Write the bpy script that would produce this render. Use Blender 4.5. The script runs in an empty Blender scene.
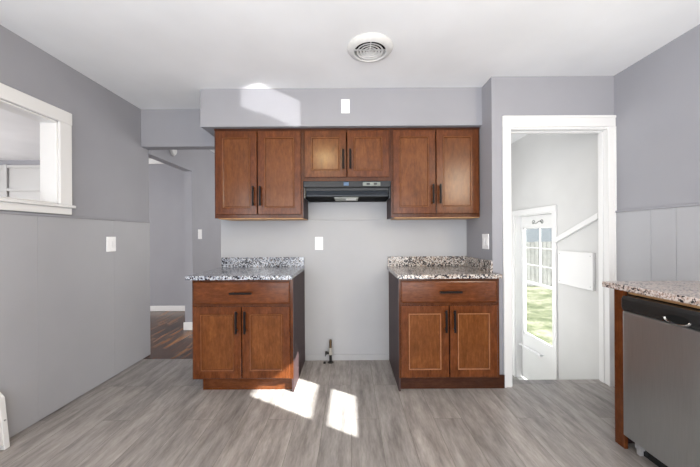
import bpy, bmesh, math, random
from mathutils import Vector, Matrix
random.seed(3)
S = bpy.context.scene
COL = S.collection
PI = math.pi

# ---------------------------------------------------------------- camera, sky, sun, lamps, exposure
cam = bpy.data.cameras.new('camera')
cam.sensor_width = 36.0
cam.lens = 305 / 700 * 36
cam.shift_y = 2.0 / 700
cam.clip_start = 0.02
co = bpy.data.objects.new('camera', cam)
co.location = (0, 0, 1.196)
co.rotation_euler = (PI / 2, 0.006, 0)
COL.objects.link(co)
S.camera = co

S.view_settings.view_transform = 'Standard'
S.view_settings.look = 'None'
S.view_settings.gamma = 1.0
S.view_settings.use_curve_mapping = False
S.view_settings.exposure = 0.12

w = bpy.data.worlds.new('sky'); S.world = w; w.use_nodes = True
wn = w.node_tree
bg = wn.nodes['Background']
sky = wn.nodes.new('ShaderNodeTexSky')
sky.sky_type = 'HOSEK_WILKIE'
sky.turbidity = 3.0
sky.ground_albedo = 0.4
sky.sun_direction = Vector((0.72, -0.44, 0.54)).normalized()
wn.links.new(sky.outputs['Color'], bg.inputs['Color'])
bg.inputs['Strength'].default_value = 3.2

def lamp(name, kind, loc, direction, energy, color=(1, 1, 1), **kw):
    l = bpy.data.lights.new(name, kind)
    l.energy = energy; l.color = color
    for k, v in kw.items(): setattr(l, k, v)
    o = bpy.data.objects.new(name, l)
    o.location = loc
    o.rotation_euler = Vector(direction).to_track_quat('-Z', 'Y').to_euler()
    COL.objects.link(o)
    return o

SUN = Vector((-0.854, 0.52, -0.64))
lamp('sun', 'SUN', (6, -4, 6), SUN, 28.0, (1.0, 0.98, 0.95), angle=math.radians(0.5))
# unseen fill lamp added behind the camera; the rear wall is solid
lamp('rear_fill', 'AREA', (-0.1, -2.05, 1.45), (0, 1, -0.15), 72, (0.97, 0.985, 1.0), shape='RECTANGLE', size=3.2, size_y=1.5)
# unseen upward fill lamp added behind the camera to brighten the ceiling
lamp('ceiling_fill', 'AREA', (0.0, -0.75, 0.55), (0, 0.35, 1), 74, (0.94, 0.972, 1.0), shape='RECTANGLE', size=2.6, size_y=1.2)
# unseen fill lamp added by the left wall to lift the return wall
lamp('left_fill', 'AREA', (-1.97, -0.9, 1.45), (1, 0.15, 0), 34, (0.97, 0.985, 1.0), shape='RECTANGLE', size=1.2, size_y=1.3)
lamp('dining_fill', 'AREA', (-6.2, 1.8, 1.4), (1, 0.2, 0.3), 185, (1.0, 0.98, 0.96), shape='RECTANGLE', size=3.0, size_y=1.5)  # added fill lamp, brightens the dining room seen through the openings
lamp('hall_fill', 'AREA', (0.3, 4.9, 1.5), (-1, 0, 0), 40, (1.0, 0.97, 0.93), shape='RECTANGLE', size=1.4, size_y=1.4)  # added fill lamp, lifts the hall partition
lamp('stair_fill', 'AREA', (1.27, 3.3, 1.15), (1, 0.0, 0.05), 13, (1.0, 0.99, 0.97), shape='RECTANGLE', size=1.3, size_y=2.2)  # added fill lamp facing the side door and stairwell wall
lamp('side_window_daylight', 'AREA', (1.90, -0.16, 2.05), (-1, 0.5, 0), 26, (1.0, 0.86, 0.66), shape='RECTANGLE', size=0.55, size_y=0.6)
# added narrow beam lamp imitating sun reflected off the counter onto the soffit
lamp('soffit_glint_beam', 'AREA', (1.572, 1.210, 1.001), (-0.854, 0.52, 0.50), 0.36, (1.0, 0.98, 0.95), shape='RECTANGLE', size=0.26, size_y=0.23, spread=math.radians(0.5))


# ---------------------------------------------------------------- materials
def new_mat(name):
    m = bpy.data.materials.new(name); m.use_nodes = True
    nt = m.node_tree
    return m, nt, nt.nodes['Principled BSDF']

def coords(nt, scale=(1, 1, 1), rand=False, kind='Object'):
    tc = nt.nodes.new('ShaderNodeTexCoord')
    mp = nt.nodes.new('ShaderNodeMapping')
    mp.inputs['Scale'].default_value = scale
    if rand:
        oi = nt.nodes.new('ShaderNodeObjectInfo')
        mul = nt.nodes.new('ShaderNodeMath'); mul.operation = 'MULTIPLY'; mul.inputs[1].default_value = 17.0
        nt.links.new(oi.outputs['Random'], mul.inputs[0])
        cb = nt.nodes.new('ShaderNodeCombineXYZ')
        for i in range(3): nt.links.new(mul.outputs[0], cb.inputs[i])
        nt.links.new(cb.outputs[0], mp.inputs['Location'])
    nt.links.new(tc.outputs[kind], mp.inputs['Vector'])
    return mp.outputs['Vector']

def noise(nt, vec, scale, detail=4, rough=0.5):
    n = nt.nodes.new('ShaderNodeTexNoise')
    n.inputs['Scale'].default_value = scale
    n.inputs['Detail'].default_value = detail
    n.inputs['Roughness'].default_value = rough
    nt.links.new(vec, n.inputs['Vector'])
    return n.outputs['Fac']

def ramp(nt, fac, stops, interp='LINEAR'):
    r = nt.nodes.new('ShaderNodeValToRGB')
    r.color_ramp.interpolation = interp
    e = r.color_ramp.elements
    while len(e) < len(stops): e.new(0.5)
    for el, (p, c) in zip(e, stops):
        el.position = p; el.color = (*c, 1)
    nt.links.new(fac, r.inputs['Fac'])
    return r.outputs['Color']

def mix(nt, fac, a, b, mode='MIX'):
    m = nt.nodes.new('ShaderNodeMix'); m.data_type = 'RGBA'; m.blend_type = mode
    if hasattr(fac, 'links') or hasattr(fac, 'is_linked'): nt.links.new(fac, m.inputs[0])
    else: m.inputs[0].default_value = fac
    for s, v in ((6, a), (7, b)):
        if isinstance(v, tuple): m.inputs[s].default_value = (*v, 1)
        else: nt.links.new(v, m.inputs[s])
    return m.outputs[2]

def bump(nt, bs, h, strength=0.1, dist=0.002):
    b = nt.nodes.new('ShaderNodeBump')
    b.inputs['Strength'].default_value = strength
    b.inputs['Distance'].default_value = dist
    nt.links.new(h, b.inputs['Height'])
    nt.links.new(b.outputs['Normal'], bs.inputs['Normal'])

def paint(name, col, rough=0.55, var=0.04, sc=60, spec=0.3):
    m, nt, bs = new_mat(name)
    v = coords(nt)
    n = noise(nt, v, 2.0, 3)
    c = ramp(nt, n, [(0.3, tuple(x * (1 - var) for x in col)), (0.7, tuple(min(1, x * (1 + var)) for x in col))])
    nt.links.new(c, bs.inputs['Base Color'])
    bs.inputs['Roughness'].default_value = rough
    bs.inputs['Specular IOR Level'].default_value = spec
    bump(nt, bs, noise(nt, v, sc, 3), 0.12, 0.001)
    return m

def plain(name, col, rough=0.4, metal=0.0, spec=0.5, em=None):
    m, nt, bs = new_mat(name)
    v = coords(nt)
    n = noise(nt, v, 30, 2)
    c = ramp(nt, n, [(0.3, tuple(x * 0.95 for x in col)), (0.7, tuple(min(1, x * 1.05) for x in col))])
    nt.links.new(c, bs.inputs['Base Color'])
    bs.inputs['Roughness'].default_value = rough
    bs.inputs['Metallic'].default_value = metal
    bs.inputs['Specular IOR Level'].default_value = spec
    if em:
        bs.inputs['Emission Color'].default_value = (*em[0], 1); bs.inputs['Emission Strength'].default_value = em[1]
    return m

def wood(name, dark, mid, light, horizontal=False, rough=0.21, spec=0.29):
    m, nt, bs = new_mat(name)
    sc = (1.0, 8, 8) if horizontal else (8, 8, 1.0)
    v = coords(nt, sc, True)
    n1 = noise(nt, v, 3.0, 8, 0.65)
    vb = coords(nt, (1.0, 1, 2.2) if horizontal else (2.2, 1, 1.0), True)
    nb = noise(nt, vb, 16.0, 7, 0.7)
    av = nt.nodes.new('ShaderNodeMath'); av.operation = 'MULTIPLY_ADD'; av.inputs[1].default_value = 0.45
    hb = nt.nodes.new('ShaderNodeMath'); hb.operation = 'MULTIPLY'; hb.inputs[1].default_value = 0.55
    nt.links.new(nb, hb.inputs[0]); nt.links.new(n1, av.inputs[0]); nt.links.new(hb.outputs[0], av.inputs[2])
    n1 = av.outputs[0]
    v2 = coords(nt, tuple(s * 6 for s in sc), True)
    n2 = noise(nt, v2, 3.0, 4, 0.6)
    v3 = coords(nt, (1, 1, 1), True)
    n3 = noise(nt, v3, 4.5, 3, 0.5)
    c1 = ramp(nt, n1, [(0.30, dark), (0.5, mid), (0.70, light)])
    c2 = ramp(nt, n2, [(0.35, (0.72, 0.70, 0.68)), (0.65, (1.1, 1.1, 1.1))])
    c3 = ramp(nt, n3, [(0.3, (0.86, 0.85, 0.84)), (0.7, (1.14, 1.14, 1.14))])
    c = mix(nt, 0.6, c1, c2, 'MULTIPLY')
    c = mix(nt, 0.8, c, c3, 'MULTIPLY')
    nt.links.new(c, bs.inputs['Base Color'])
    bs.inputs['Roughness'].default_value = rough
    bs.inputs['Specular IOR Level'].default_value = spec
    bump(nt, bs, n2, 0.06, 0.0008)
    return m

def planks(name, cols, width, length, rough, grain=(22, 1.6, 1), seam=(0.1, 0.09, 0.085), spec=0.5, streak=0.65):
    m, nt, bs = new_mat(name)
    tc = nt.nodes.new('ShaderNodeTexCoord')
    sp = nt.nodes.new('ShaderNodeSeparateXYZ'); nt.links.new(tc.outputs['Object'], sp.inputs[0])
    cb = nt.nodes.new('ShaderNodeCombineXYZ')
    nt.links.new(sp.outputs['Y'], cb.inputs['X']); nt.links.new(sp.outputs['X'], cb.inputs['Y'])
    br = nt.nodes.new('ShaderNodeTexBrick')
    br.offset = 0.37; br.offset_frequency = 3; br.squash = 1.0
    br.inputs['Scale'].default_value = 1.0
    br.inputs['Brick Width'].default_value = length
    br.inputs['Row Height'].default_value = width
    br.inputs['Mortar Size'].default_value = 0.0012
    br.inputs['Mortar Smooth'].default_value = 0.3
    br.inputs['Color1'].default_value = (0, 0, 0, 1); br.inputs['Color2'].default_value = (1, 1, 1, 1)
    br.inputs['Mortar'].default_value = (0.5, 0.5, 0.5, 1)
    nt.links.new(cb.outputs[0], br.inputs['Vector'])
    # per plank shift of the grain
    mp = nt.nodes.new('ShaderNodeMapping'); mp.inputs['Scale'].default_value = grain
    nt.links.new(tc.outputs['Object'], mp.inputs['Vector'])
    add = nt.nodes.new('ShaderNodeVectorMath'); add.operation = 'ADD'
    sc = nt.nodes.new('ShaderNodeVectorMath'); sc.operation = 'SCALE'; sc.inputs['Scale'].default_value = 13.0
    nt.links.new(br.outputs['Color'], sc.inputs[0])
    nt.links.new(mp.outputs['Vector'], add.inputs[0]); nt.links.new(sc.outputs[0], add.inputs[1])
    n1 = noise(nt, add.outputs[0], 1.0, 8, 0.62)
    mp2 = nt.nodes.new('ShaderNodeMapping'); mp2.inputs['Scale'].default_value = tuple(g * 5 for g in grain)
    nt.links.new(tc.outputs['Object'], mp2.inputs['Vector'])
    n2 = noise(nt, mp2.outputs['Vector'], 1.0, 4, 0.6)
    c1 = ramp(nt, n1, [(0.28, cols[0]), (0.5, cols[1]), (0.72, cols[2])])
    c2 = ramp(nt, n2, [(0.35, (0.80, 0.80, 0.80)), (0.65, (1.1, 1.1, 1.1))])
    c = mix(nt, streak, c1, c2, 'MULTIPLY')
    tone = ramp(nt, br.outputs['Color'], [(0, (0.84, 0.84, 0.85)), (1, (1.12, 1.1, 1.09))])
    c = mix(nt, 0.8, c, tone, 'MULTIPLY')
    c = mix(nt, br.outputs['Fac'], c, seam)
    nt.links.new(c, bs.inputs['Base Color'])
    bs.inputs['Roughness'].default_value = rough
    bs.inputs['Specular IOR Level'].default_value = spec
    bump(nt, bs, n2, 0.08, 0.001)
    return m

def granite(name, base_cols, dark_amount=0.5):
    m, nt, bs = new_mat(name)
    v = coords(nt)
    # warp
    nw = nt.nodes.new('ShaderNodeTexNoise'); nw.inputs['Scale'].default_value = 25; nt.links.new(v, nw.inputs['Vector'])
    vm = nt.nodes.new('ShaderNodeVectorMath'); vm.operation = 'MULTIPLY_ADD'
    vm.inputs[1].default_value = (0.02, 0.02, 0.02)
    nt.links.new(nw.outputs['Color'], vm.inputs[0]); nt.links.new(v, vm.inputs[2])
    vo = nt.nodes.new('ShaderNodeTexVoronoi'); vo.inputs['Scale'].default_value = 150
    nt.links.new(vm.outputs[0], vo.inputs['Vector'])
    sep = nt.nodes.new('ShaderNodeSeparateColor'); nt.links.new(vo.outputs['Color'], sep.inputs[0])
    c1 = ramp(nt, sep.outputs[0], base_cols, 'CONSTANT')
    vo2 = nt.nodes.new('ShaderNodeTexVoronoi'); vo2.inputs['Scale'].default_value = 110
    nt.links.new(vm.outputs[0], vo2.inputs['Vector'])
    sep2 = nt.nodes.new('ShaderNodeSeparateColor'); nt.links.new(vo2.outputs['Color'], sep2.inputs[0])
    nb = noise(nt, v, 14, 4, 0.6)
    ad = nt.nodes.new('ShaderNodeMath'); ad.operation = 'MULTIPLY_ADD'; ad.inputs[1].default_value = 1.6; ad.inputs[2].default_value = -0.8
    nt.links.new(nb, ad.inputs[0])
    sm = nt.nodes.new('ShaderNodeMath'); sm.operation = 'ADD'
    nt.links.new(sep2.outputs[1], sm.inputs[0]); nt.links.new(ad.outputs[0], sm.inputs[1])
    g = nt.nodes.new('ShaderNodeMath'); g.operation = 'GREATER_THAN'; g.inputs[1].default_value = 1 - dark_amount
    nt.links.new(sm.outputs[0], g.inputs[0])
    c = mix(nt, g.outputs[0], c1, (0.02, 0.02, 0.026))
    nt.links.new(c, bs.inputs['Base Color'])
    bs.inputs['Roughness'].default_value = 0.12
    bs.inputs['Specular IOR Level'].default_value = 0.5
    return m

def glass_mat(name):
    m, nt, bs = new_mat(name)
    out = nt.nodes['Material Output']
    tr = nt.nodes.new('ShaderNodeBsdfTransparent'); tr.inputs['Color'].default_value = (0.96, 0.98, 0.97, 1)
    gl = nt.nodes.new('ShaderNodeBsdfGlossy'); gl.inputs['Roughness'].default_value = 0.02
    mx = nt.nodes.new('ShaderNodeMixShader')
    mx.inputs[0].default_value = 0.05; nt.links.new(tr.outputs[0], mx.inputs[1]); nt.links.new(gl.outputs[0], mx.inputs[2])
    nt.links.new(mx.outputs[0], out.inputs['Surface'])
    return m

def grass_mat():
    m, nt, bs = new_mat('lawn_grass')
    v = coords(nt)
    n1 = noise(nt, v, 1.6, 6, 0.7); n2 = noise(nt, v, 14, 5, 0.7)
    c1 = ramp(nt, n1, [(0.40, (0.07, 0.085, 0.035)), (0.5, (0.14, 0.15, 0.085)), (0.60, (0.24, 0.235, 0.17))])
    c2 = ramp(nt, n2, [(0.35, (0.55, 0.55, 0.55)), (0.65, (1.3, 1.3, 1.3))])
    nt.links.new(mix(nt, 0.9, c1, c2, 'MULTIPLY'), bs.inputs['Base Color'])
    bs.inputs['Roughness'].default_value = 0.9
    return m

def steel_mat():
    m, nt, bs = new_mat('brushed_steel')
    v = coords(nt, (1, 200, 2))
    n = noise(nt, v, 4, 4, 0.6)
    c = ramp(nt, n, [(0.3, (0.40, 0.425, 0.435)), (0.7, (0.47, 0.50, 0.51))])
    nt.links.new(c, bs.inputs['Base Color'])
    bs.inputs['Metallic'].default_value = 0.95
    bs.inputs['Roughness'].default_value = 0.36
    v2 = coords(nt, (1, 5, 0.5))
    bump(nt, bs, noise(nt, v2, 1.5, 2, 0.4), 0.35, 0.02)
    return m

M = dict(
    wall=paint('grey_wall_paint', (0.300, 0.302, 0.332)),
    panel=paint('light_grey_panel_paint', (0.375, 0.379, 0.405), 0.5, spec=0.3),
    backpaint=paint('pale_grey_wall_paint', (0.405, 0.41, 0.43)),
    stairpaint=paint('pale_stair_wall_paint', (0.60, 0.60, 0.60)),
    ceil=paint('white_ceiling_paint', (0.81, 0.82, 0.84), 0.8),
    white=paint('white_trim_paint', (0.74, 0.74, 0.745), 0.35, 0.01, 20, 0.5),
    builtin=paint('builtin_white_paint', (0.50, 0.50, 0.50), 0.4, 0.01, 20, 0.4),
    wood=wood('cherry_stained_wood', (0.055, 0.0145, 0.004), (0.108, 0.031, 0.009), (0.175, 0.057, 0.017)),
    woodh=wood('cherry_stained_wood_level_grain', (0.055, 0.0145, 0.004), (0.108, 0.031, 0.009), (0.175, 0.057, 0.017), True),
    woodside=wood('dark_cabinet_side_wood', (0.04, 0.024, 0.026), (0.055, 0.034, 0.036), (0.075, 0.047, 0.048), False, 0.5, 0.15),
    woodpanel=wood('cherry_stained_panel_wood', (0.080, 0.024, 0.006), (0.138, 0.045, 0.012), (0.200, 0.074, 0.021)),
    bead=wood('highlight_bead_wood', (0.17, 0.065, 0.022), (0.21, 0.085, 0.03), (0.26, 0.11, 0.04)),  # lighter colour paints edge highlights around the door panels
    beadpale=wood('pale_highlight_bead_wood', (0.24, 0.10, 0.042), (0.31, 0.14, 0.062), (0.38, 0.18, 0.085)),  # stronger painted edge highlight for the right base doors
    woodframe=wood('gap_shaded_frame_wood', (0.045, 0.012, 0.004), (0.082, 0.024, 0.007), (0.12, 0.04, 0.012)),  # frame colour darkened to paint shadow gaps around doors and drawers
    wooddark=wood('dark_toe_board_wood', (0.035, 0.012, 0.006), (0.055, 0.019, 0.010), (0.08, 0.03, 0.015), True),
    raw=wood('raw_pale_wood', (0.38, 0.20, 0.09), (0.50, 0.28, 0.13), (0.6, 0.36, 0.18), True, 0.5),
    black=plain('black_bar_metal', (0.006, 0.005, 0.005), 0.5, 0.0, 0.2),
    hood=plain('black_hood_enamel', (0.010, 0.011, 0.013), 0.16),
    hoodvisor=plain('smoked_visor_plastic', (0.015, 0.02, 0.028), 0.15),
    dark=plain('matte_black_recess', (0.008, 0.008, 0.008), 0.8, spec=0.1),
    ctrl=plain('grey_control_plastic', (0.15, 0.17, 0.155), 0.3),
    blue=plain('blue_indicator_plastic', (0.04, 0.10, 0.20), 0.3),
    filt=plain('aluminium_filter_mesh', (0.36, 0.37, 0.34), 0.4, 0.3),
    lens=plain('frosted_lens', (0.85, 0.85, 0.83), 0.3),
    plate=plain('white_cover_plate', (0.82, 0.82, 0.84), 0.3),
    slot=plain('grey_slot', (0.35, 0.35, 0.36), 0.5),
    vent=plain('white_vent_enamel', (0.62, 0.62, 0.62), 0.5, spec=0.2),
    brass=plain('brass_fitting', (0.16, 0.11, 0.06), 0.35, 0.9),
    greypl=plain('grey_pipe_tape', (0.42, 0.40, 0.36), 0.6),
    pipe=plain('black_iron_pipe', (0.015, 0.014, 0.013), 0.55, 0.3),
    dwblack=plain('black_dishwasher_plastic', (0.014, 0.016, 0.017), 0.22),
    chrome=plain('polished_chrome', (0.75, 0.75, 0.75), 0.12, 1.0),
    steel=steel_mat(),
    glass=glass_mat('clear_pane_glass'),
    floor=planks('grey_vinyl_planks', [(0.16, 0.147, 0.14), (0.295, 0.272, 0.26), (0.41, 0.384, 0.37)], 0.18, 1.22, 0.42, (20, 3.2, 1), (0.12, 0.11, 0.10)),
    hallfloor=planks('dark_oak_strips', [(0.018, 0.009, 0.006), (0.085, 0.038, 0.02), (0.38, 0.17, 0.06)], 0.085, 0.9, 0.25, (14, 1.4, 1), (0.01, 0.005, 0.004), 0.4),
    granite=granite('blue_grey_granite', [(0.0, (0.04, 0.045, 0.055)), (0.12, (0.18, 0.20, 0.25)), (0.38, (0.42, 0.45, 0.51)), (0.72, (0.58, 0.61, 0.66)), (0.90, (0.24, 0.19, 0.16))], 0.22),
    granite2=granite('warm_grey_granite', [(0.0, (0.05, 0.04, 0.04)), (0.10, (0.30, 0.25, 0.22)), (0.38, (0.50, 0.46, 0.42)), (0.72, (0.60, 0.57, 0.55)), (0.90, (0.30, 0.2, 0.15))], 0.30),
    granite3=granite('rosy_beige_granite', [(0.0, (0.05, 0.05, 0.05)), (0.08, (0.30, 0.24, 0.22)), (0.30, (0.48, 0.41, 0.38)), (0.65, (0.58, 0.52, 0.49)), (0.92, (0.34, 0.24, 0.2))], 0.08),
    grass=grass_mat(),
    fence=wood('weathered_fence_wood', (0.10, 0.10, 0.10), (0.17, 0.17, 0.168), (0.24, 0.238, 0.234), False, 0.8),
    roof=plain('blue_grey_shingles', (0.06, 0.068, 0.078), 0.8),
    siding=plain('pale_siding', (0.16, 0.165, 0.17), 0.7),
    concrete=plain('grey_step_paint', (0.3, 0.29, 0.28), 0.6),
)

# ---------------------------------------------------------------- mesh helpers
def B(bm, x0, x1, y0, y1, z0, z1):
    x0, x1 = sorted((x0, x1)); y0, y1 = sorted((y0, y1)); z0, z1 = sorted((z0, z1))
    v = [bm.verts.new(p) for p in ((x0, y0, z0), (x1, y0, z0), (x1, y1, z0), (x0, y1, z0), (x0, y0, z1), (x1, y0, z1), (x1, y1, z1), (x0, y1, z1))]
    for f in ((0, 3, 2, 1), (4, 5, 6, 7), (0, 1, 5, 4), (1, 2, 6, 5), (2, 3, 7, 6), (3, 0, 4, 7)):
        bm.faces.new([v[i] for i in f])

def prism(bm, pts, axis, a0, a1):
    """extrude a polygon (two remaining axes, in order) along axis from a0 to a1"""
    def P(p, a):
        if axis == 'x': return (a, p[0], p[1])
        if axis == 'y': return (p[0], a, p[1])
        return (p[0], p[1], a)
    r0 = [bm.verts.new(P(p, a0)) for p in pts]; r1 = [bm.verts.new(P(p, a1)) for p in pts]
    n = len(pts)
    bm.faces.new(r0); bm.faces.new(list(reversed(r1)))
    for i in range(n): bm.faces.new((r0[i], r1[i], r1[(i + 1) % n], r0[(i + 1) % n]))
    bmesh.ops.recalc_face_normals(bm, faces=bm.faces)

def tube(bm, p0, p1, r, seg=16, r2=None):
    p0 = Vector(p0); p1 = Vector(p1); d = p1 - p0
    q = d.to_track_quat('Z', 'Y')
    r2 = r if r2 is None else r2
    a = [bm.verts.new(p0 + q @ Vector((r * math.cos(t), r * math.sin(t), 0))) for t in [2 * PI * i / seg for i in range(seg)]]
    b = [bm.verts.new(p1 + q @ Vector((r2 * math.cos(t), r2 * math.sin(t), 0))) for t in [2 * PI * i / seg for i in range(seg)]]
    bm.faces.new(list(reversed(a))); bm.faces.new(b)
    for i in range(seg): bm.faces.new((a[i], a[(i + 1) % seg], b[(i + 1) % seg], b[i]))

def path_tube(bm, pts, r, seg=10):
    for a, b in zip(pts[:-1], pts[1:]): tube(bm, a, b, r, seg)

def lathe(bm, c, prof, seg=48, closed=True):
    """prof: list of (radius, z) closed loop revolved about vertical axis at c"""
    rings = []
    for r, z in prof:
        rings.append([bm.verts.new((c[0] + r * math.cos(2 * PI * i / seg), c[1] + r * math.sin(2 * PI * i / seg), c[2] + z)) for i in range(seg)])
    n = len(rings)
    rng = range(n) if closed else range(n - 1)
    for j in rng:
        A = rings[j]; Bn = rings[(j + 1) % n]
        for i in range(seg): bm.faces.new((A[i], A[(i + 1) % seg], Bn[(i + 1) % seg], Bn[i]))
    bmesh.ops.recalc_face_normals(bm, faces=bm.faces)

def obj(name, bm, mat, parent=None, bevel=0.0, smooth=False):
    if parent is not None:
        off = parent['_o'] if '_o' in parent.keys() else (0, 0, 0)
        bmesh.ops.translate(bm, verts=bm.verts, vec=-Vector(off))
    me = bpy.data.meshes.new(name)
    bm.to_mesh(me); bm.free()
    if smooth:
        for p in me.polygons: p.use_smooth = True
        me.set_sharp_from_angle(angle=math.radians(40))
    me.materials.append(mat)
    o = bpy.data.objects.new(name, me)
    COL.objects.link(o)
    if parent is not None:
        o.parent = parent
        o['_o'] = tuple(off)
    if bevel:
        b = o.modifiers.new('bevel', 'BEVEL'); b.width = bevel; b.segments = 2; b.limit_method = 'ANGLE'
    return o

def boxes(name, lst, mat, parent=None, bevel=0.0):
    bm = bmesh.new()
    for b in lst: B(bm, *b)
    return obj(name, bm, mat, parent, bevel)

def thing(name, label, cat, loc, group=None):
    o = bpy.data.objects.new(name, None); COL.objects.link(o)
    o.location = loc; o['_o'] = tuple(loc); o.empty_display_size = 0.05
    o['label'] = label; o['category'] = cat
    if group: o['group'] = group
    return o

def tag(o, label, cat, group=None):
    o['label'] = label; o['category'] = cat
    if group: o['group'] = group
    return o

def struct(o, label=None):
    o['kind'] = 'structure'
    if label: o['label'] = label
    return o

def sthing(name, loc=(0, 0, 0), label=None):
    o = bpy.data.objects.new(name, None); COL.objects.link(o)
    o.location = loc; o['_o'] = tuple(loc); o['kind'] = 'structure'
    if label: o['label'] = label
    return o

# ---------------------------------------------------------------- key dimensions
XL, XR = -2.035, 2.085
YB, YH, YD = 2.93, 2.98, 2.40
ZC = 2.44
XS = 1.12
YS = 2.573          # soffit face

# ---------------------------------------------------------------- room shell
struct(boxes('floor', [(XL - 0.05, XR, -2.2, YH, -0.12, 0), (1.22, XR, YH - 0.01 - 0.45, YD + 0.13, -0.12, 0)][:1], M['floor']), 'grey wood-look vinyl plank kitchen floor')
bpy.data.objects['floor'].data.update()
# the floor stops at the head of the stair, so rebuild it as an L
bpy.data.objects.remove(bpy.data.objects['floor'])
struct(boxes('floor', [(XL - 0.115, XR, -2.2, YD + 0.11, -0.12, 0), (XL - 0.115, 1.16, YD + 0.11, YH, -0.12, 0)], M['floor']), 'grey wood-look vinyl plank kitchen floor')
struct(boxes('floor_hall', [(-6.5, XL - 0.115, -2.2, YH, -0.12, -0.002), (-6.5, 1.16, YH, 6.0, -0.12, -0.002)], M['hallfloor']), 'dark brown oak strip floor beyond the passage')
struct(boxes('ceiling', [(-6.6, 2.25, -2.3, 6.1, ZC, ZC + 0.15)], M['ceil']), 'flat white ceiling')

# left wall with pass-through opening, upper paint
HY0, HY1, HZ0, HZ1 = 1.05, 2.130, 1.425, 2.005
struct(boxes('wall_left', [(XL - 0.115, XL, -2.2, HY0, 0, ZC), (XL - 0.115, XL, HY1, 3.09, 0, ZC),
                           (XL - 0.115, XL, HY0, HY1, 0, HZ0), (XL - 0.115, XL, HY0, HY1, HZ1, ZC)], M['wall']), 'grey painted left kitchen wall')
# wainscot panelling sheets on the left wall
lp = [-2.19, -1.07, -0.46, 0.15, 0.76, 1.37, 1.98, 2.62, 3.09]
struct(boxes('trim_1', [(XL, XL + 0.007, a + 0.0003, b - 0.0003, 0.005, 1.335) for a, b in zip(lp[:-1], lp[1:])], M['panel'], bevel=0.0008), 'light grey grooved panelling on the left wall')
struct(boxes('trim_2', [(XL, XL + 0.014, -2.19, 3.09, 1.335, 1.350)], M['wall'], bevel=0.003), 'thin grey rail capping the left panelling')
# header over passage and beam
struct(boxes('wall_header', [(XL, -1.24, YH, 3.09, 2.075, ZC)], M['wall']), 'grey header above the passage opening')
# back wall
struct(boxes('wall_back', [(-1.24, 1.22, YB, 3.09, 0, ZC)], M['backpaint']), 'pale grey back kitchen wall')
struct(boxes('trim_3', [(-0.398, 0.352, YB - 0.008, YB, 1.343, 1.355)], M['backpaint'], bevel=0.002), 'thin rail line on the back wall under the hood')
struct(boxes('baseboard_back', [(-0.43, 0.36, YB - 0.010, YB, 0.0, 0.055)], M['backpaint'], bevel=0.003), 'low painted baseboard between base cabinets')
# return wall + door wall
struct(boxes('wall_return', [(XS, 1.22, YD, YB, 0, ZC)], M['wall']), 'grey return wall beside the right counter')
struct(boxes('wall_stair', [(1.22, 1.255, YD, YD + 0.10, 0, 2.04), (2.050, XR, YD, YD + 0.10, 0, 2.04), (1.22, XR, YD, YD + 0.10, 2.04, ZC)], M['wall']), 'grey wall around the stair doorway')
# soffit
struct(boxes('ceiling_soffit', [(-1.256, XS, YS, YB, 2.120, ZC)], M['wall']), 'boxed grey soffit above the wall cabinets')

# right wall (exterior) with a small window and the side door
WY0, WY1, WZ0, WZ1 = 0.49, 1.03, 1.525, 2.21
DY0, DY1, DZ0, DZ1 = 3.13, 3.85, -0.60, 1.43
XO = 2.20
struct(boxes('wall_right', [(XR, XO, -2.3, WY0, -0.75, ZC), (XR, XO, WY1, YD + 0.06, -0.75, ZC),
                            (XR, XO, WY0, WY1, -0.75, WZ0), (XR, XO, WY0, WY1, WZ1, ZC)], M['wall']), 'grey painted right kitchen wall')
struct(boxes('wall_side_entry', [(XR, XO, YD + 0.06, DY0, -0.75, ZC),
                            (XR, XO, DY1, 6.1, -0.75, ZC), (XR, XO, DY0, DY1, -0.75, DZ0), (XR, XO, DY0, DY1, DZ1, ZC),
                            (1.22, XR, 4.3, 4.42, -0.75, ZC), (1.16, 1.22, YD + 0.10, 4.42, -0.75, ZC)], M['stairpaint']), 'pale stairwell walls around the side entry')
rp = [-2.19, -0.5, 0.3, 0.9, 1.54, 1.944, 2.107, 2.397]
struct(boxes('trim_4', [(XR - 0.007, XR, a + 0.0012, b - 0.0012, 0.005, 1.362) for a, b in zip(rp[:-1], rp[1:])], M['panel'], bevel=0.002), 'light grey grooved panelling on the right wall')
struct(boxes('trim_5', [(XR - 0.014, XR, -2.19, 2.397, 1.362, 1.377)], M['wall'], bevel=0.003), 'thin grey rail capping the right panelling')

# rear wall and far rooms
struct(boxes('wall_rear', [(-6.6, 2.2, -2.3, -2.2, -0.12, ZC)], M['wall']), 'grey wall behind the viewpoint')
struct(boxes('wall_dining', [(-6.6, -6.5, -2.2, 6.1, -0.12, ZC), (-6.5, -2.10, 4.9, 5.02, -0.12, ZC)], M['wall']), 'grey walls of the dining room')
struct(boxes('wall_hall', [(-2.115, -2.015, 3.09, 3.90, 2.03, ZC), (-2.115, -2.015, 3.90, 6.0, 0, ZC), (-2.115, 1.3, 6.0, 6.1, -0.12, ZC), (1.1, 1.16, 3.09, 6.0, 0, ZC)], M['wall']), 'grey hall partition with a wide cased opening')
struct(boxes('baseboard_dining', [(-6.49, -2.12, 4.885, 4.9, 0, 0.085)], M['white'], bevel=0.004), 'white baseboard of the dining room')
struct(boxes('trim_6', [(-4.80, -2.12, 4.86, 4.9, 2.36, ZC)], M['white'], bevel=0.01), 'white crown moulding of the dining room')
struct(boxes('baseboard_hall', [(-2.13, -2.0, 3.885, 3.90, 0, 0.10), (-2.015, -2.0, 3.90, 5.99, 0, 0.10)], M['white'], bevel=0.004), 'white baseboard of the hall partition')

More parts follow.
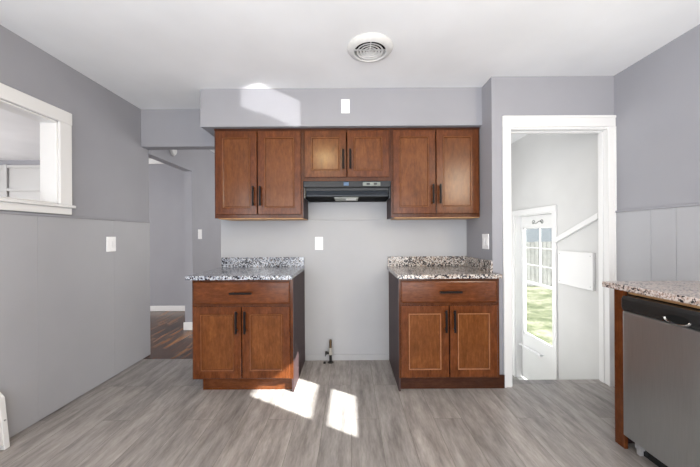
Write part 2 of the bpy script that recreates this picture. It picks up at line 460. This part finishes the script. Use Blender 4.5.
# built-in panel frames on the dining room wall, seen through the pass-through
bi = []
for x in (-6.35, -5.50, -4.9): bi.append((x - 0.03, x + 0.03, 4.862, 4.9, 0.9, 2.36))
for z in (0.94, 1.45, 1.96, 2.33): bi.append((-6.35, -4.86, 4.866, 4.9, z - 0.022, z + 0.022))
struct(boxes('trim_7', [(-6.4, -4.86, 4.895, 4.9, 0.9, 2.36)] + bi, M['builtin'], bevel=0.003), 'white framed panelling across the dining room')

# pass-through window frame
wp = sthing('window_1', (XL, 1.6, 1.4), 'white framed pass-through opening in the left wall')
boxes('jamb', [(XL - 0.115, XL, HY1 - 0.012, HY1, HZ0, HZ1), (XL - 0.115, XL, HY0, HY0 + 0.012, HZ0, HZ1), (XL - 0.115, XL, HY0, HY1, HZ1 - 0.012, HZ1), (XL - 0.115, XL, HY0, HY1, HZ0, HZ0 + 0.012)], M['white'], wp, 0.002)
boxes('side_casing', [(XL, XL + 0.018, HY1 - 0.004, HY1 + 0.088, HZ0, HZ1 + 0.0)], M['white'], wp, 0.004)
boxes('side_casing', [(XL, XL + 0.018, HY0 - 0.088, HY0 + 0.004, HZ0, HZ1 + 0.0)], M['white'], wp, 0.004)
boxes('head_casing', [(XL, XL + 0.020, HY0 - 0.09, HY1 + 0.09, HZ1, HZ1 + 0.088)], M['white'], wp, 0.004)
boxes('sill', [(XL - 0.02, XL + 0.036, HY0 - 0.10, HY1 + 0.100, HZ0 - 0.020, HZ0)], M['white'], wp, 0.005)
boxes('apron', [(XL, XL + 0.018, HY0 - 0.09, HY1 + 0.085, HZ0 - 0.068, HZ0 - 0.020)], M['white'], wp, 0.004)

# kitchen window (outside the frame, lets the sun in)
wk = sthing('window_2', (XR, 0.76, 1.5), 'white window above the right counter')
boxes('frame', [(2.12, 2.17, WY0 - 0.0, WY0 + 0.008, WZ0, WZ1), (2.12, 2.17, WY1 - 0.008, WY1, WZ0, WZ1), (2.12, 2.17, WY0, WY1, WZ0, WZ0 + 0.008), (2.12, 2.17, WY0, WY1, WZ1 - 0.008, WZ1), (2.13, 2.16, WY0, WY1, 1.728, 1.792)], M['white'], wk)
boxes('casing', [(XR - 0.018, XR, WY0 - 0.07, WY0 - 0.002, WZ0 - 0.07, WZ1 + 0.07), (XR - 0.018, XR, WY1 + 0.002, WY1 + 0.07, WZ0 - 0.07, WZ1 + 0.07), (XR - 0.018, XR, WY0 - 0.002, WY1 + 0.002, WZ1 + 0.002, WZ1 + 0.07), (XR - 0.018, XR, WY0 - 0.002, WY1 + 0.002, WZ0 - 0.07, WZ0 - 0.002)], M['white'], wk)
boxes('pane', [(2.143, 2.147, WY0 + 0.008, WY1 - 0.008, WZ0 + 0.008, WZ1 - 0.008)], M['glass'], wk)
# unseen window frame added on the solid wall behind the rear fill lamp
wr = sthing('window_3', (0, -2.2, 0.7), 'wide white window frame added on the rear wall behind the fill lamp')
boxes('frame', [(-1.75, 1.55, -2.2, -2.17, 0.65, 0.70), (-1.75, 1.55, -2.2, -2.17, 2.20, 2.25), (-1.75, -1.70, -2.2, -2.17, 0.7, 2.2), (1.50, 1.55, -2.2, -2.17, 0.7, 2.2), (-0.125, -0.075, -2.2, -2.17, 0.7, 2.2)], M['white'], wr)
# ceiling fixture (above the frame)
cf = thing('ceiling_lamp', 'round flush ceiling lamp with frosted glass above the viewpoint', 'lamp', (-0.37, 0.55, ZC))
bm = bmesh.new(); lathe(bm, (-0.37, 0.55, ZC), [(0.001, 0), (0.17, 0), (0.17, -0.03), (0.001, -0.03)]); obj('base', bm, M['vent'], cf)
bm = bmesh.new(); lathe(bm, (-0.37, 0.55, ZC), [(0.001, -0.031), (0.10, -0.031), (0.105, -0.06), (0.08, -0.10), (0.001, -0.12)]); obj('lamp_shade', bm, plain('lit_lamp_glass', (0.9, 0.85, 0.75), 0.4, em=((1.0, 0.78, 0.40), 85.0)), cf, smooth=True)

# stair doorway casing
dc = sthing('door_1', (1.65, YD, 0), 'white cased doorway to the side stair')
CX0, CX1 = 1.20, XR
ct = 2.125
def casing_profile(x0, x1, z0, z1, vertical, inner_high):
    l = [(x0, x1, YD - 0.014, YD, z0, z1)]
    return l
boxes('side_casing', [(CX0, 1.262, YD - 0.014, YD, 0, ct - 0.088), (CX0, CX0 + 0.018, YD - 0.020, YD - 0.014, 0, ct - 0.088)], M['white'], dc, 0.003)
boxes('side_casing', [(2.026, CX1, YD - 0.014, YD, 0, ct - 0.088), (CX1 - 0.018, CX1, YD - 0.020, YD - 0.014, 0, ct - 0.088)], M['white'], dc, 0.003)
boxes('head_casing', [(CX0, CX1, YD - 0.014, YD, ct - 0.088, ct), (CX0, CX1, YD - 0.020, YD - 0.014, ct - 0.02, ct)], M['white'], dc, 0.003)
boxes('jamb', [(1.255, 1.272, YD - 0.002, YD + 0.10, 0, 2.04), (2.034, 2.050, YD - 0.002, YD + 0.10, 0, 2.04), (1.272, 2.034, YD - 0.002, YD + 0.10, 2.022, 2.04)], M['white'], dc, 0.002)
boxes('door_stop', [(1.272, 1.284, YD + 0.045, YD + 0.085, 0, 2.022), (2.029, 2.034, YD + 0.045, YD + 0.085, 0, 2.022), (1.272, 2.034, YD + 0.045, YD + 0.085, 2.012, 2.022)], M['white'], dc, 0.002)

# stairwell floor: two steps and the landing
struct(boxes('floor_landing', [(1.22, XR, YD + 0.11, 2.80, -0.75, -0.20), (1.22, XR, 2.80, 3.08, -0.75, -0.40), (1.22, XR, 3.08, 4.30, -0.75, -0.60)], M['concrete']), 'grey steps down to the side entry landing')

struct(boxes('ceiling_stair', [(1.22, XR, YD + 0.10, 4.30, 2.365, ZC)], M['ceil']), 'white ceiling over the side stair')
# side entry storm door
sd = sthing('door_2', (2.14, 3.49, DZ0), 'white storm door with a tall glazed sash at the side entry')
boxes('casing', [(XR - 0.016, XR, DY0 - 0.06, DY0, DZ0, DZ1), (XR - 0.016, XR, DY1, DY1 + 0.10, DZ0, DZ1), (XR - 0.018, XR, DY0 - 0.06, DY1 + 0.10, DZ1, DZ1 + 0.062)], M['white'], sd, 0.003)
boxes('jamb', [(XR, XO, DY0, DY0 + 0.012, DZ0, DZ1), (XR, XO, DY1 - 0.012, DY1, DZ0, DZ1), (XR, XO, DY0 + 0.012, DY1 - 0.012, DZ1 - 0.012, DZ1)], M['white'], sd, 0.002)
X0, X1 = 2.155, 2.185
a, b = DY0 + 0.013, DY1 - 0.013
gy0, gy1, gz0, gz1 = a + 0.075, b - 0.035, -0.03, 1.285
slab = boxes('door_panel', [(X0, X1, a, gy0, DZ0 + 0.02, DZ1 - 0.014), (X0, X1, gy1, b, DZ0 + 0.02, DZ1 - 0.014), (X0, X1, gy0, gy1, DZ0 + 0.02, gz0), (X0, X1, gy0, gy1, gz1, DZ1 - 0.014)], M['white'], sd, 0.002)
mun = [(X0 + 0.004, X1 - 0.004, gy0, gy1, z - h, z + h) for z, h in ((1.035, 0.0055), (0.83, 0.0055), (0.615, 0.015))]
boxes('muntin', mun + [(X0 + 0.002, X1 - 0.004, gy0, gy0 + 0.02, gz0, gz1), (X0 + 0.002, X1 - 0.004, gy1 - 0.02, gy1, gz0, gz1), (X0 + 0.002, X1 - 0.004, gy0, gy1, gz1 - 0.02, gz1), (X0 + 0.002, X1 - 0.004, gy0, gy1, gz0, gz0 + 0.02), (X0 + 0.008, X1 - 0.008, 3.479, 3.485, 0.62, gz1)], M['white'], sd)
boxes('pane', [(X0 + 0.013, X0 + 0.016, gy0, gy1, gz0, gz1)], M['glass'], sd)
bm = bmesh.new()
tube(bm, (X0 - 0.03, 3.83, -0.18), (X0 - 0.03, 3.65, -0.17), 0.010); tube(bm, (X0 - 0.03, 3.66, -0.172), (X0 - 0.03, 3.41, -0.163), 0.014)
tube(bm, (X0 - 0.03, 3.42, -0.164), (X0, 3.42, -0.164), 0.008)
obj('door_closer', bm, M['plate'], sd, smooth=True)
# scroll ornament above the glass
bm = bmesh.new()
for s in (-1, 1):
    pts = []
    for i in range(28):
        t = i / 27 * 2.2 * PI
        r = 0.030 * (1 - i / 36)
        pts.append((X0 - 0.003, 3.50 + s * (0.10 - 0.02 - r * math.cos(t)), 1.335 + r * math.sin(t)))
    path_tube(bm, pts, 0.0035, 6)
path_tube(bm, [(X0 - 0.003, 3.42 + 0.16 * i / 10, 1.335 + 0.012 * math.sin(i * PI / 5)) for i in range(11)], 0.0035, 6)
obj('scroll_ornament', bm, M['ctrl'], sd, smooth=True)

# stairwell rail board and panel
bm = bmesh.new()
prism(bm, [(3.055, 1.115), (3.055, 1.165), (2.53, 1.375), (2.53, 1.325)], 'x', XR - 0.03, XR)
tag(obj('wall_rail', bm, M['white'], None, 0.003), 'white sloping wooden rail on the stairwell wall', 'rail')
ap = thing('access_panel', 'flat white rectangular cover panel on the stairwell wall below the rail', 'panel', (XR, 2.81, 0.705))
boxes('cover', [(XR - 0.022, XR, 2.595, 3.03, 0.712, 1.035)], M['white'], ap, 0.003)
for y in (2.62, 3.005):
    for z in (0.74, 1.005):
        bm = bmesh.new(); tube(bm, (XR - 0.0222, y, z), (XR - 0.0245, y, z), 0.004, 10); obj('screw', bm, M['slot'], ap)

# ---------------------------------------------------------------- outdoors
struct(boxes('ground', [(XO, 40, -20, 45, -0.95, -0.75)], M['grass']), 'sunlit patchy lawn beyond the side door')
fn = thing('yard_fence', 'weathered vertical board fence seen through the side door', 'fence', (7, 11.4, -0.75))
pk = []
x = 3.0
while x < 14: pk.append((x, x + 0.135, 11.38, 11.40, -0.72, 0.92 + random.uniform(-0.01, 0.01))); x += 0.15
boxes('board_panel', pk, M['fence'], fn)
boxes('rail', [(3.0, 14, 11.40, 11.44, -0.35, -0.26), (3.0, 14, 11.40, 11.44, 0.5, 0.59)], M['fence'], fn)
for px in (3.05, 5.5, 8.0, 10.5, 13.0): boxes('post', [(px, px + 0.09, 11.44, 11.53, -0.8, 0.95)], M['fence'], fn)
sh = thing('garden_shed', 'pale shed with a blue-grey roof behind the yard fence', 'shed', (9, 15.5, -0.75))
boxes('wall', [(7.2, 11.8, 14.6, 17.0, -0.75, 0.80)], M['siding'], sh)
bm = bmesh.new(); prism(bm, [(14.35, 0.76), (15.8, 1.62), (17.25, 0.76), (17.25, 0.68), (14.35, 0.68)], 'x', 7.0, 12.0); obj('roof', bm, M['roof'], sh)

# ---------------------------------------------------------------- cabinet builders
def bar_pull(parent, c, length, vertical, y_face):
    """c = (x, z) centre"""
    bm = bmesh.new()
    yo = y_face - 0.030
    h = length / 2
    if vertical:
        tube(bm, (c[0], yo, c[1] - h), (c[0], yo, c[1] + h), 0.0080, 12)
        for s in (-1, 1): tube(bm, (c[0], y_face + 0.001, c[1] + s * (h - 0.022)), (c[0], yo, c[1] + s * (h - 0.022)), 0.005, 10)
    else:
        tube(bm, (c[0] - h, yo, c[1]), (c[0] + h, yo, c[1]), 0.0080, 12)
        for s in (-1, 1): tube(bm, (c[0] + s * (h - 0.022), y_face + 0.001, c[1]), (c[0] + s * (h - 0.022), yo, c[1]), 0.005, 10)
    obj('handle', bm, M['black'], parent, smooth=True)

def frame_door(parent, x0, x1, z0, z1, yf, st=0.057, name='door', mat=None, bead=None):
    """recessed panel door, front face at yf (towards -Y), 19 mm thick"""
    t = 0.019
    mat = mat or M['wood']
    bm = bmesh.new()
    outer = [(x0, z0), (x1, z0), (x1, z1), (x0, z1)]
    def rect(ins): return [(x0 + ins, z0 + ins), (x1 - ins, z0 + ins), (x1 - ins, z1 - ins), (x0 + ins, z1 - ins)]
    layers = [(0.0, yf + t), (0.0, yf + 0.003), (0.003, yf), (st - 0.002, yf), (st, yf + 0.002), (st + 0.003, yf + 0.0035), (st + 0.012, yf + 0.010)]
    rings = []
    for ins, y in layers: rings.append([bm.verts.new((p[0], y, p[1])) for p in rect(ins)])
    for A, Bn in zip(rings[:-1], rings[1:]):
        for i in range(4): bm.faces.new((A[i], A[(i + 1) % 4], Bn[(i + 1) % 4], Bn[i]))
    bm.faces.new(rings[0])
    bm.faces.new(rings[-1])
    bmesh.ops.recalc_face_normals(bm, faces=bm.faces)
    d = obj(name, bm, mat, parent)
    i = st + 0.012
    bm = bmesh.new()
    B(bm, x0 + i, x1 - i, yf + 0.0085, yf + 0.0095, z0 + i, z1 - i)
    obj('panel', bm, M['woodpanel'], d)
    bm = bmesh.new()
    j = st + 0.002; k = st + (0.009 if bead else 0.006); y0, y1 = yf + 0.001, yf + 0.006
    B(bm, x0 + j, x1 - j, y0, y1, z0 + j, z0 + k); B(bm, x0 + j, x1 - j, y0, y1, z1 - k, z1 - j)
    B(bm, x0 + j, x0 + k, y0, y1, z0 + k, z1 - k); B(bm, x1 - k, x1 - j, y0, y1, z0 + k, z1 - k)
    obj('bead', bm, bead or M['bead'], d)  # thin ring carrying the painted edge highlight
    return d

def drawer_front(parent, x0, x1, z0, z1, yf):
    bm = bmesh.new()
    rings = []
    for ins, y in [(0, yf + 0.019), (0, yf + 0.006), (0.004, yf + 0.0025), (0.012, yf)]:
        rings.append([bm.verts.new((x, y, z)) for x, z in ((x0 + ins, z0 + ins), (x1 - ins, z0 + ins), (x1 - ins, z1 - ins), (x0 + ins, z1 - ins))])
    for A, Bn in zip(rings[:-1], rings[1:]):
        for i in range(4): bm.faces.new((A[i], A[(i + 1) % 4], Bn[(i + 1) % 4], Bn[i]))
    bm.faces.new(rings[0]); bm.faces.new(rings[-1])
    bmesh.ops.recalc_face_normals(bm, faces=bm.faces)
    return obj('drawer', bm, M['woodh'], parent)

def wall_cabinet(label, x0, x1, z0, z1, handle_z, hl, split, under='raw'):
    t = thing('wall_cabinet', label, 'cabinet', ((x0 + x1) / 2, YB, z0), 'wall cabinets under the soffit')
    yf = 2.605                       # door face
    ff = yf + 0.020
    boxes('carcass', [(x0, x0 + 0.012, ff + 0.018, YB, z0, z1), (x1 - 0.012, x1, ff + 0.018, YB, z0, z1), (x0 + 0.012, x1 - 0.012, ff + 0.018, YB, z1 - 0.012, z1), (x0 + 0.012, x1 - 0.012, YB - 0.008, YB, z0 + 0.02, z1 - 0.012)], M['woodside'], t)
    boxes('bottom_panel', [(x0 + 0.03, x1 - 0.004, ff + 0.002, YB - 0.008, z0 - 0.007, z0 - 0.001)], M['raw'], t)
    boxes('face_frame', [(x0, x0 + 0.038, ff, ff + 0.018, z0, z1), (x1 - 0.038, x1, ff, ff + 0.018, z0, z1), (x0 + 0.038, x1 - 0.038, ff, ff + 0.018, z0, z0 + 0.038), (x0 + 0.038, x1 - 0.038, ff, ff + 0.018, z1 - 0.038, z1)], M['woodframe'], t, 0.001)
    boxes('top_moulding', [(x0, x1, ff - 0.008, ff, z1 - 0.014, z1)], M['wooddark'], t)
    dz0, dz1 = z0 + 0.030, z1 - 0.022
    d1 = frame_door(t, x0 + 0.015, split - 0.004, dz0, dz1, yf)
    d2 = frame_door(t, split + 0.004, x1 - 0.017, dz0, dz1, yf)
    bar_pull(d1, (split - 0.030, handle_z), hl, True, yf)
    bar_pull(d2, (split + 0.030, handle_z), hl, True, yf)
    return t

wall_cabinet('brown wooden wall cabinet left of the range hood', -1.161, -0.400, 1.350, 2.118, 1.535, 0.165, -0.790)
wall_cabinet('short brown wooden wall cabinet directly above the range hood', -0.399, 0.355, 1.665, 2.118, 1.845, 0.165, -0.024)
wall_cabinet('brown wooden wall cabinet right of the range hood', 0.356, 1.118, 1.350, 2.118, 1.545, 0.165, 0.738)

def base_cabinet(label, x0, x1, xb1, left):
    """x0..x1 front width; carcass runs to xb1 on the right behind"""
    t = thing('base_cabinet', label, 'cabinet', ((x0 + x1) / 2, YB, 0), 'base cabinets either side of the range gap')
    yf = 2.300; ff = yf + 0.020; zt = 0.868; zb = 0.108
    cs = [(x0, x0 + 0.014, ff + 0.018, YB - 0.011, 0 if not left else zb, zt), (xb1 - 0.014, xb1, ff + 0.018, YB - 0.011, 0 if left else zb, zt),
          (x0 + 0.014, xb1 - 0.014, YB - 0.02, YB - 0.011, zb, zt), (x0 + 0.014, xb1 - 0.014, ff + 0.018, YB - 0.02, zb, zb + 0.012)]
    if left: cs.append((x0 + 0.05, x0 + 0.064, 2.40, YB - 0.011, 0, zb))
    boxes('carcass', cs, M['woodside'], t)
    sp = (x0 + x1) / 2 - 0.003
    boxes('face_frame', [(x0, x0 + 0.038, ff, ff + 0.018, zb, zt), (x1 - 0.038, x1, ff, ff + 0.018, zb, zt), (x0 + 0.038, x1 - 0.038, ff, ff + 0.018, zb, zb + 0.03), (x0 + 0.038, x1 - 0.038, ff, ff + 0.018, zt - 0.038, zt), (x0 + 0.038, x1 - 0.038, ff, ff + 0.018, 0.655, 0.695)], M['woodframe'], t, 0.001)
    if left: boxes('toe_kick', [(x0 + 0.05, x1 - 0.006, 2.378, 2.392, 0, zb)], M['woodh'], t)
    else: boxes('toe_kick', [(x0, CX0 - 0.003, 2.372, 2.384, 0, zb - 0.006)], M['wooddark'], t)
    dl, dr = (x0 + 0.012, x1 - 0.022)
    dw = drawer_front(t, dl + 0.004, dr, 0.683, 0.850, yf)
    bar_pull(dw, ((x0 + x1) / 2 + (0.0 if left else 0.0), 0.768), 0.165, False, yf)
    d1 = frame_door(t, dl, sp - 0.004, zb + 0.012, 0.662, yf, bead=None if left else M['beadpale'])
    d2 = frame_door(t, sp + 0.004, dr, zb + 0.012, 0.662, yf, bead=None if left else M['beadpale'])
    bar_pull(d1, (sp - 0.032, 0.550), 0.165, True, yf)
    bar_pull(d2, (sp + 0.032, 0.550), 0.165, True, yf)
    return t
base_cabinet('brown base cabinet left of the range gap, beside the passage', -1.203, -0.437, -0.437, True)
base_cabinet('brown base cabinet right of the range gap, beside the stair doorway', 0.368, 1.132, 1.117, False)

# countertops
ZT, ZU = 0.900, 0.869
c1 = thing('countertop', 'blue-grey speckled granite countertop on the left base cabinet', 'countertop', (-0.83, YB, ZU))
boxes('slab', [(-1.232, -0.437, 2.272, YB - 0.001, ZU, ZT)], M['granite'], c1, 0.003)
boxes('backsplash', [(-1.228, -0.439, YB - 0.022, YB - 0.001, ZT, ZT + 0.092)], M['granite'], c1, 0.002)
c2 = thing('countertop', 'dark-speckled granite countertop on the right base cabinet, with side splash', 'countertop', (0.73, YB, ZU))
bm = bmesh.new()
prism(bm, [(0.353, 2.272), (1.134, 2.272), (1.134, 2.378), (1.118, 2.398), (1.118, YB - 0.001), (0.353, YB - 0.001)], 'z', ZU, ZT)
obj('slab', bm, M['granite2'], c2, 0.003)
boxes('backsplash', [(0.360, 1.097, YB - 0.022, YB - 0.001, ZT, ZT + 0.092)], M['granite2'], c2, 0.002)
bm = bmesh.new()
prism(bm, [(YB - 0.001, ZT), (YB - 0.001, ZT + 0.092), (2.42, ZT + 0.092), (2.40, ZT + 0.086), (2.392, ZT + 0.07), (2.392, ZT)], 'x', 1.098, 1.119)
obj('side_splash', bm, M['granite2'], c2, 0.002)

# ---------------------------------------------------------------- range hood
rh = thing('range_hood', 'slim black range hood under the short middle cabinet', 'range hood', (-0.022, YB, 1.515))
hx0, hx1 = -0.396, 0.352
boxes('housing', [(hx0, hx1, 2.610, YB - 0.002, 1.612, 1.662), (hx0, hx0 + 0.012, 2.625, YB - 0.002, 1.515, 1.612), (hx1 - 0.012, hx1, 2.625, YB - 0.002, 1.515, 1.612), (hx0 + 0.012, hx1 - 0.012, YB - 0.02, YB - 0.002, 1.515, 1.612), (hx0 + 0.012, hx1 - 0.012, 2.66, 2.68, 1.56, 1.612)], M['hood'], rh, 0.003)
bm = bmesh.new()
prism(bm, [(2.612, 1.530), (2.608, 1.540), (2.632, 1.584), (2.642, 1.584), (2.628, 1.530)], 'x', hx0 + 0.025, hx1 - 0.025)
obj('visor', bm, M['hoodvisor'], rh, 0.002)
boxes('underside', [(hx0 + 0.012, hx1 - 0.012, 2.63, YB - 0.02, 1.532, 1.540)], M['dark'], rh)
boxes('filter', [(-0.135, 0.075, 2.66, 2.90, 1.524, 1.532)], M['filt'], rh, 0.002)
boxes('lamp_lens', [(-0.035, 0.058, 2.72, 2.80, 1.518, 1.525)], M['lens'], rh, 0.002)
cp = boxes('control_plate', [(0.112, 0.262, 2.606, 2.610, 1.619, 1.652)], M['ctrl'], rh, 0.0015)
for xx in (0.145, 0.205): boxes('switch', [(xx, xx + 0.028, 2.602, 2.607, 1.629, 1.642)], M['hood'], cp, 0.001)
boxes('badge', [(-0.052, -0.008, 2.607, 2.610, 1.622, 1.652)], M['blue'], rh, 0.001)

# ---------------------------------------------------------------- plates and switches
def plate_y(name, label, cat, x, z, y, w_=0.076, h_=0.125, style='outlet'):
    t = thing(name, label, cat, (x, y, z - h_ / 2))
    boxes('cover_plate', [(x - w_ / 2, x + w_ / 2, y - 0.006, y, z - h_ / 2, z + h_ / 2)], M['plate'], t, 0.002)
    if style == 'outlet':
        for s in (-1, 1):
            sk = boxes('socket', [(x - 0.016, x + 0.016, y - 0.008, y - 0.006, z + s * 0.02 - 0.014, z + s * 0.02 + 0.014)], M['plate'], t, 0.001)
            boxes('slot', [(x - 0.008, x - 0.005, y - 0.0085, y - 0.008, z + s * 0.02 - 0.006, z + s * 0.02 + 0.006), (x + 0.005, x + 0.008, y - 0.0085, y - 0.008, z + s * 0.02 - 0.006, z + s * 0.02 + 0.006)], M['slot'], sk)
    else:
        for s in (-1, 1): boxes('screw', [(x - 0.003, x + 0.003, y - 0.0068, y - 0.006, z + s * 0.045 - 0.003, z + s * 0.045 + 0.003)], M['slot'], t)
    return t
plate_y('wall_outlet', 'white electrical outlet on the back wall between the base cabinets', 'outlet', -0.298, 1.122, YB)
plate_y('blank_plate', 'blank white cover plate on the soffit above the range hood', 'cover plate', -0.032, 2.285, YS, 0.072, 0.118, 'blank')

def plate_x(name, label, x, y, z, sgn, w_, h_, gangs):
    t = thing(name, label, 'light switch', (x, y, z - h_ / 2))
    boxes('cover_plate', [(x, x + sgn * 0.006, y - w_ / 2, y + w_ / 2, z - h_ / 2, z + h_ / 2)], M['plate'], t, 0.002)
    for g in range(gangs):
        yy = y + (g - (gangs - 1) / 2) * 0.046
        boxes('rocker', [(x + sgn * 0.006, x + sgn * 0.010, yy - 0.015, yy + 0.015, z - 0.03, z + 0.03)], M['plate'], t, 0.002)
    return t
plate_x('light_switch', 'white switch plate on the left wall right of the pass-through', XL + 0.007, 2.585, 1.135, 1, 0.10, 0.125, 2)
plate_x('light_switch', 'white double switch plate on the return wall above the right countertop', XS, 2.515, 1.140, -1, 0.118, 0.125, 2)
plate_x('light_switch', 'small white switch on the far hall wall seen through the passage', -2.015, 4.09, 1.225, 1, 0.10, 0.13, 1)

# smoke alarm above hall opening
sa = thing('smoke_alarm', 'small round smoke alarm high on the hall beam in the passage', 'smoke alarm', (-2.015, 3.46, 2.16))
bm = bmesh.new(); tube(bm, (-2.015, 3.46, 2.17), (-2.00, 3.46, 2.17), 0.062, 28); obj('base', bm, M['slot'], sa, 0.002, smooth=True)
bm = bmesh.new(); tube(bm, (-2.00, 3.46, 2.17), (-1.98, 3.46, 2.17), 0.055, 28, 0.045); obj('cover', bm, M['vent'], sa, 0.003, smooth=True)

# ---------------------------------------------------------------- ceiling vent
cv = thing('ceiling_vent', 'round white ceiling vent with concentric rings', 'vent', (0.140, 2.02, ZC))
vc = (0.140, 2.02, ZC)
bm = bmesh.new(); lathe(bm, vc, [(0.104, -0.001), (0.150, -0.001), (0.152, -0.008), (0.142, -0.020), (0.122, -0.030), (0.110, -0.032), (0.104, -0.028)], 64); obj('outer_ring', bm, M['vent'], cv, smooth=True)
bm = bmesh.new(); tube(bm, (vc[0], vc[1], ZC - 0.002), (vc[0], vc[1], ZC - 0.0005), 0.104, 48); obj('duct_backing', bm, M['dark'], cv)
for r in (0.085, 0.064, 0.043, 0.022):
    bm = bmesh.new(); lathe(bm, vc, [(r + 0.004, -0.029), (r - 0.004, -0.029), (r - 0.011, -0.020), (r - 0.010, -0.019), (r - 0.003, -0.027), (r + 0.004, -0.027)], 56); obj('ring_blade', bm, M['vent'], cv, smooth=True)
boxes('cross_bar', [(vc[0] - 0.104, vc[0] + 0.104, vc[1] - 0.003, vc[1] + 0.003, ZC - 0.022, ZC - 0.012), (vc[0] - 0.003, vc[0] + 0.003, vc[1] - 0.104, vc[1] + 0.104, ZC - 0.022, ZC - 0.012)], M['vent'], cv)
bm = bmesh.new(); tube(bm, (vc[0], vc[1], ZC - 0.03), (vc[0], vc[1], ZC - 0.012), 0.009, 16); obj('damper_knob', bm, M['vent'], cv)

# ---------------------------------------------------------------- gas stub
gs = thing('gas_valve', 'black gas pipe stub with a brass valve rising from the floor at the back wall', 'gas valve', (-0.190, 2.875, 0))
px, py = -0.190, 2.875
bm = bmesh.new(); tube(bm, (px, py, 0), (px, py, 0.075), 0.013); tube(bm, (px, py, 0), (px, py, 0.004), 0.028, 20); obj('pipe', bm, M['pipe'], gs, smooth=True)
bm = bmesh.new(); tube(bm, (px, py, 0.075), (px, py, 0.100), 0.018, 6); tube(bm, (px, py, 0.1), (px, py, 0.125), 0.013, 6); tube(bm, (px, py, 0.125), (px, py, 0.14), 0.017, 6); obj('valve_body', bm, M['greypl'], gs)
bm = bmesh.new(); tube(bm, (px, py, 0.088), (px - 0.034, py, 0.088), 0.010, 8); tube(bm, (px - 0.034, py, 0.088), (px - 0.046, py, 0.090), 0.017, 12); B(bm, px - 0.052, px - 0.046, py - 0.006, py + 0.006, 0.06, 0.105); obj('valve_handle', bm, M['pipe'], gs)
bm = bmesh.new(); tube(bm, (px, py, 0.14), (px, py, 0.19), 0.012); tube(bm, (px, py, 0.19), (px + 0.002, py, 0.215), 0.014, 12, 0.011); obj('flex_nipple', bm, M['brass'], gs, smooth=True)
bm = bmesh.new(); tube(bm, (-0.245, 2.86, 0), (-0.245, 2.86, 0.012), 0.014, 14, 0.010)
tag(obj('floor_plug', bm, M['pipe']), 'tiny black plug on the floor left of the gas pipe', 'plug')

# ---------------------------------------------------------------- right counter with dishwasher
cy = 1.822
c3 = thing('countertop', 'rosy beige granite countertop over the dishwasher at the right', 'countertop', (1.78, 0.8, 0.882))
boxes('slab', [(1.502, XR - 0.016, -1.6, cy, 0.882, 0.914)], M['granite3'], c3, 0.003)
ep = thing('end_panel', 'narrow brown wooden end panel beside the dishwasher', 'end panel', (1.8, 1.72, 0))
boxes('panel', [(1.540, XR - 0.009, 1.740, 1.758, 0, 0.880)], M['woodside'], ep)
boxes('front_stile', [(1.520, 1.540, 1.696, 1.758, 0, 0.880)], M['wood'], ep, 0.001)
boxes('rail', [(1.545, 1.560, 1.09, 1.696, 0.862, 0.880)], M['raw'], ep)
dw = thing('dishwasher', 'stainless steel dishwasher with a black control strip', 'dishwasher', (1.80, 1.39, 0))
dy0, dy1 = 1.092, 1.678
boxes('tub', [(1.545, XR - 0.012, dy0 + 0.006, dy1 - 0.006, 0.10, 0.855)], M['dark'], dw)
boxes('door', [(1.497, 1.543, dy0, dy1, 0.092, 0.774)], M['steel'], dw, 0.004)
cpn = bmesh.new()
prism(cpn, [(1.543, 0.777), (1.497, 0.777), (1.490, 0.800), (1.490, 0.842), (1.500, 0.857), (1.543, 0.857)], 'y', dy0, dy1)
cpo = obj('control_panel', cpn, M['dwblack'], dw, 0.002)
# pocket handle: flat dark oval, chrome arc added to imitate the pocket's reflections
bm = bmesh.new()
pts = [(1.487, 1.39 + 0.055 * math.cos(t), 0.802 + 0.020 * math.sin(t)) for t in [PI + PI * i / 16 for i in range(17)]]
path_tube(bm, pts, 0.004, 8)
obj('pocket_glint', bm, M['chrome'], cpo, smooth=True)
bm = bmesh.new()
n = 24
prism(bm, [(1.39 + 0.052 * math.cos(2 * PI * i / n), 0.803 + 0.018 * math.sin(2 * PI * i / n)) for i in range(n)], 'x', 1.4885, 1.4915)
obj('handle_pocket', bm, M['dark'], cpo)
boxes('toe_kick', [(1.575, 1.585, dy0, dy1, 0.0, 0.095)], M['dwblack'], dw)
boxes('levelling_foot', [(1.553, 1.572, 1.640, 1.660, 0.0, 0.03), (1.550, 1.576, 1.634, 1.666, 0.03, 0.09)], M['slot'], dw)
# neighbouring base cabinet (outside the frame) that carries the rest of the countertop
nb = thing('sink_base_cabinet', 'brown base cabinet on the near side of the dishwasher', 'cabinet', (1.8, -0.2, 0))
boxes('carcass', [(1.540, XR - 0.009, -1.55, 1.088, 0.10, 0.880)], M['woodside'], nb)
boxes('front', [(1.520, 1.540, -1.55, 1.088, 0.10, 0.880)], M['wood'], nb)
boxes('toe_kick', [(1.60, 1.62, -1.55, 1.088, 0, 0.10)], M['wooddark'], nb)

# ---------------------------------------------------------------- baseboard heater
bh = thing('baseboard_heater', 'white metal baseboard heater end at the foot of the left wall', 'heater', (XL, 1.2, 0))
bm = bmesh.new()
prism(bm, [(XL + 0.008, 0.0), (XL + 0.085, 0.0), (XL + 0.056, 0.285), (XL + 0.030, 0.315), (XL + 0.008, 0.315)], 'y', 1.715, 1.745)
obj('end_cap', bm, M['white'], bh, 0.003)
bm = bmesh.new()
prism(bm, [(XL + 0.008, 0.03), (XL + 0.080, 0.03), (XL + 0.052, 0.283), (XL + 0.028, 0.312), (XL + 0.008, 0.312)], 'y', 0.2, 1.715)
obj('cover', bm, M['white'], bh, 0.002)
bm = bmesh.new(); tube(bm, (XL + 0.070, 1.730, 0.16), (XL + 0.074, 1.730, 0.16), 0.005, 12); obj('screw', bm, M['slot'], bh)

# tidy helper properties
for o in bpy.data.objects:
    if '_o' in o.keys(): del o['_o']
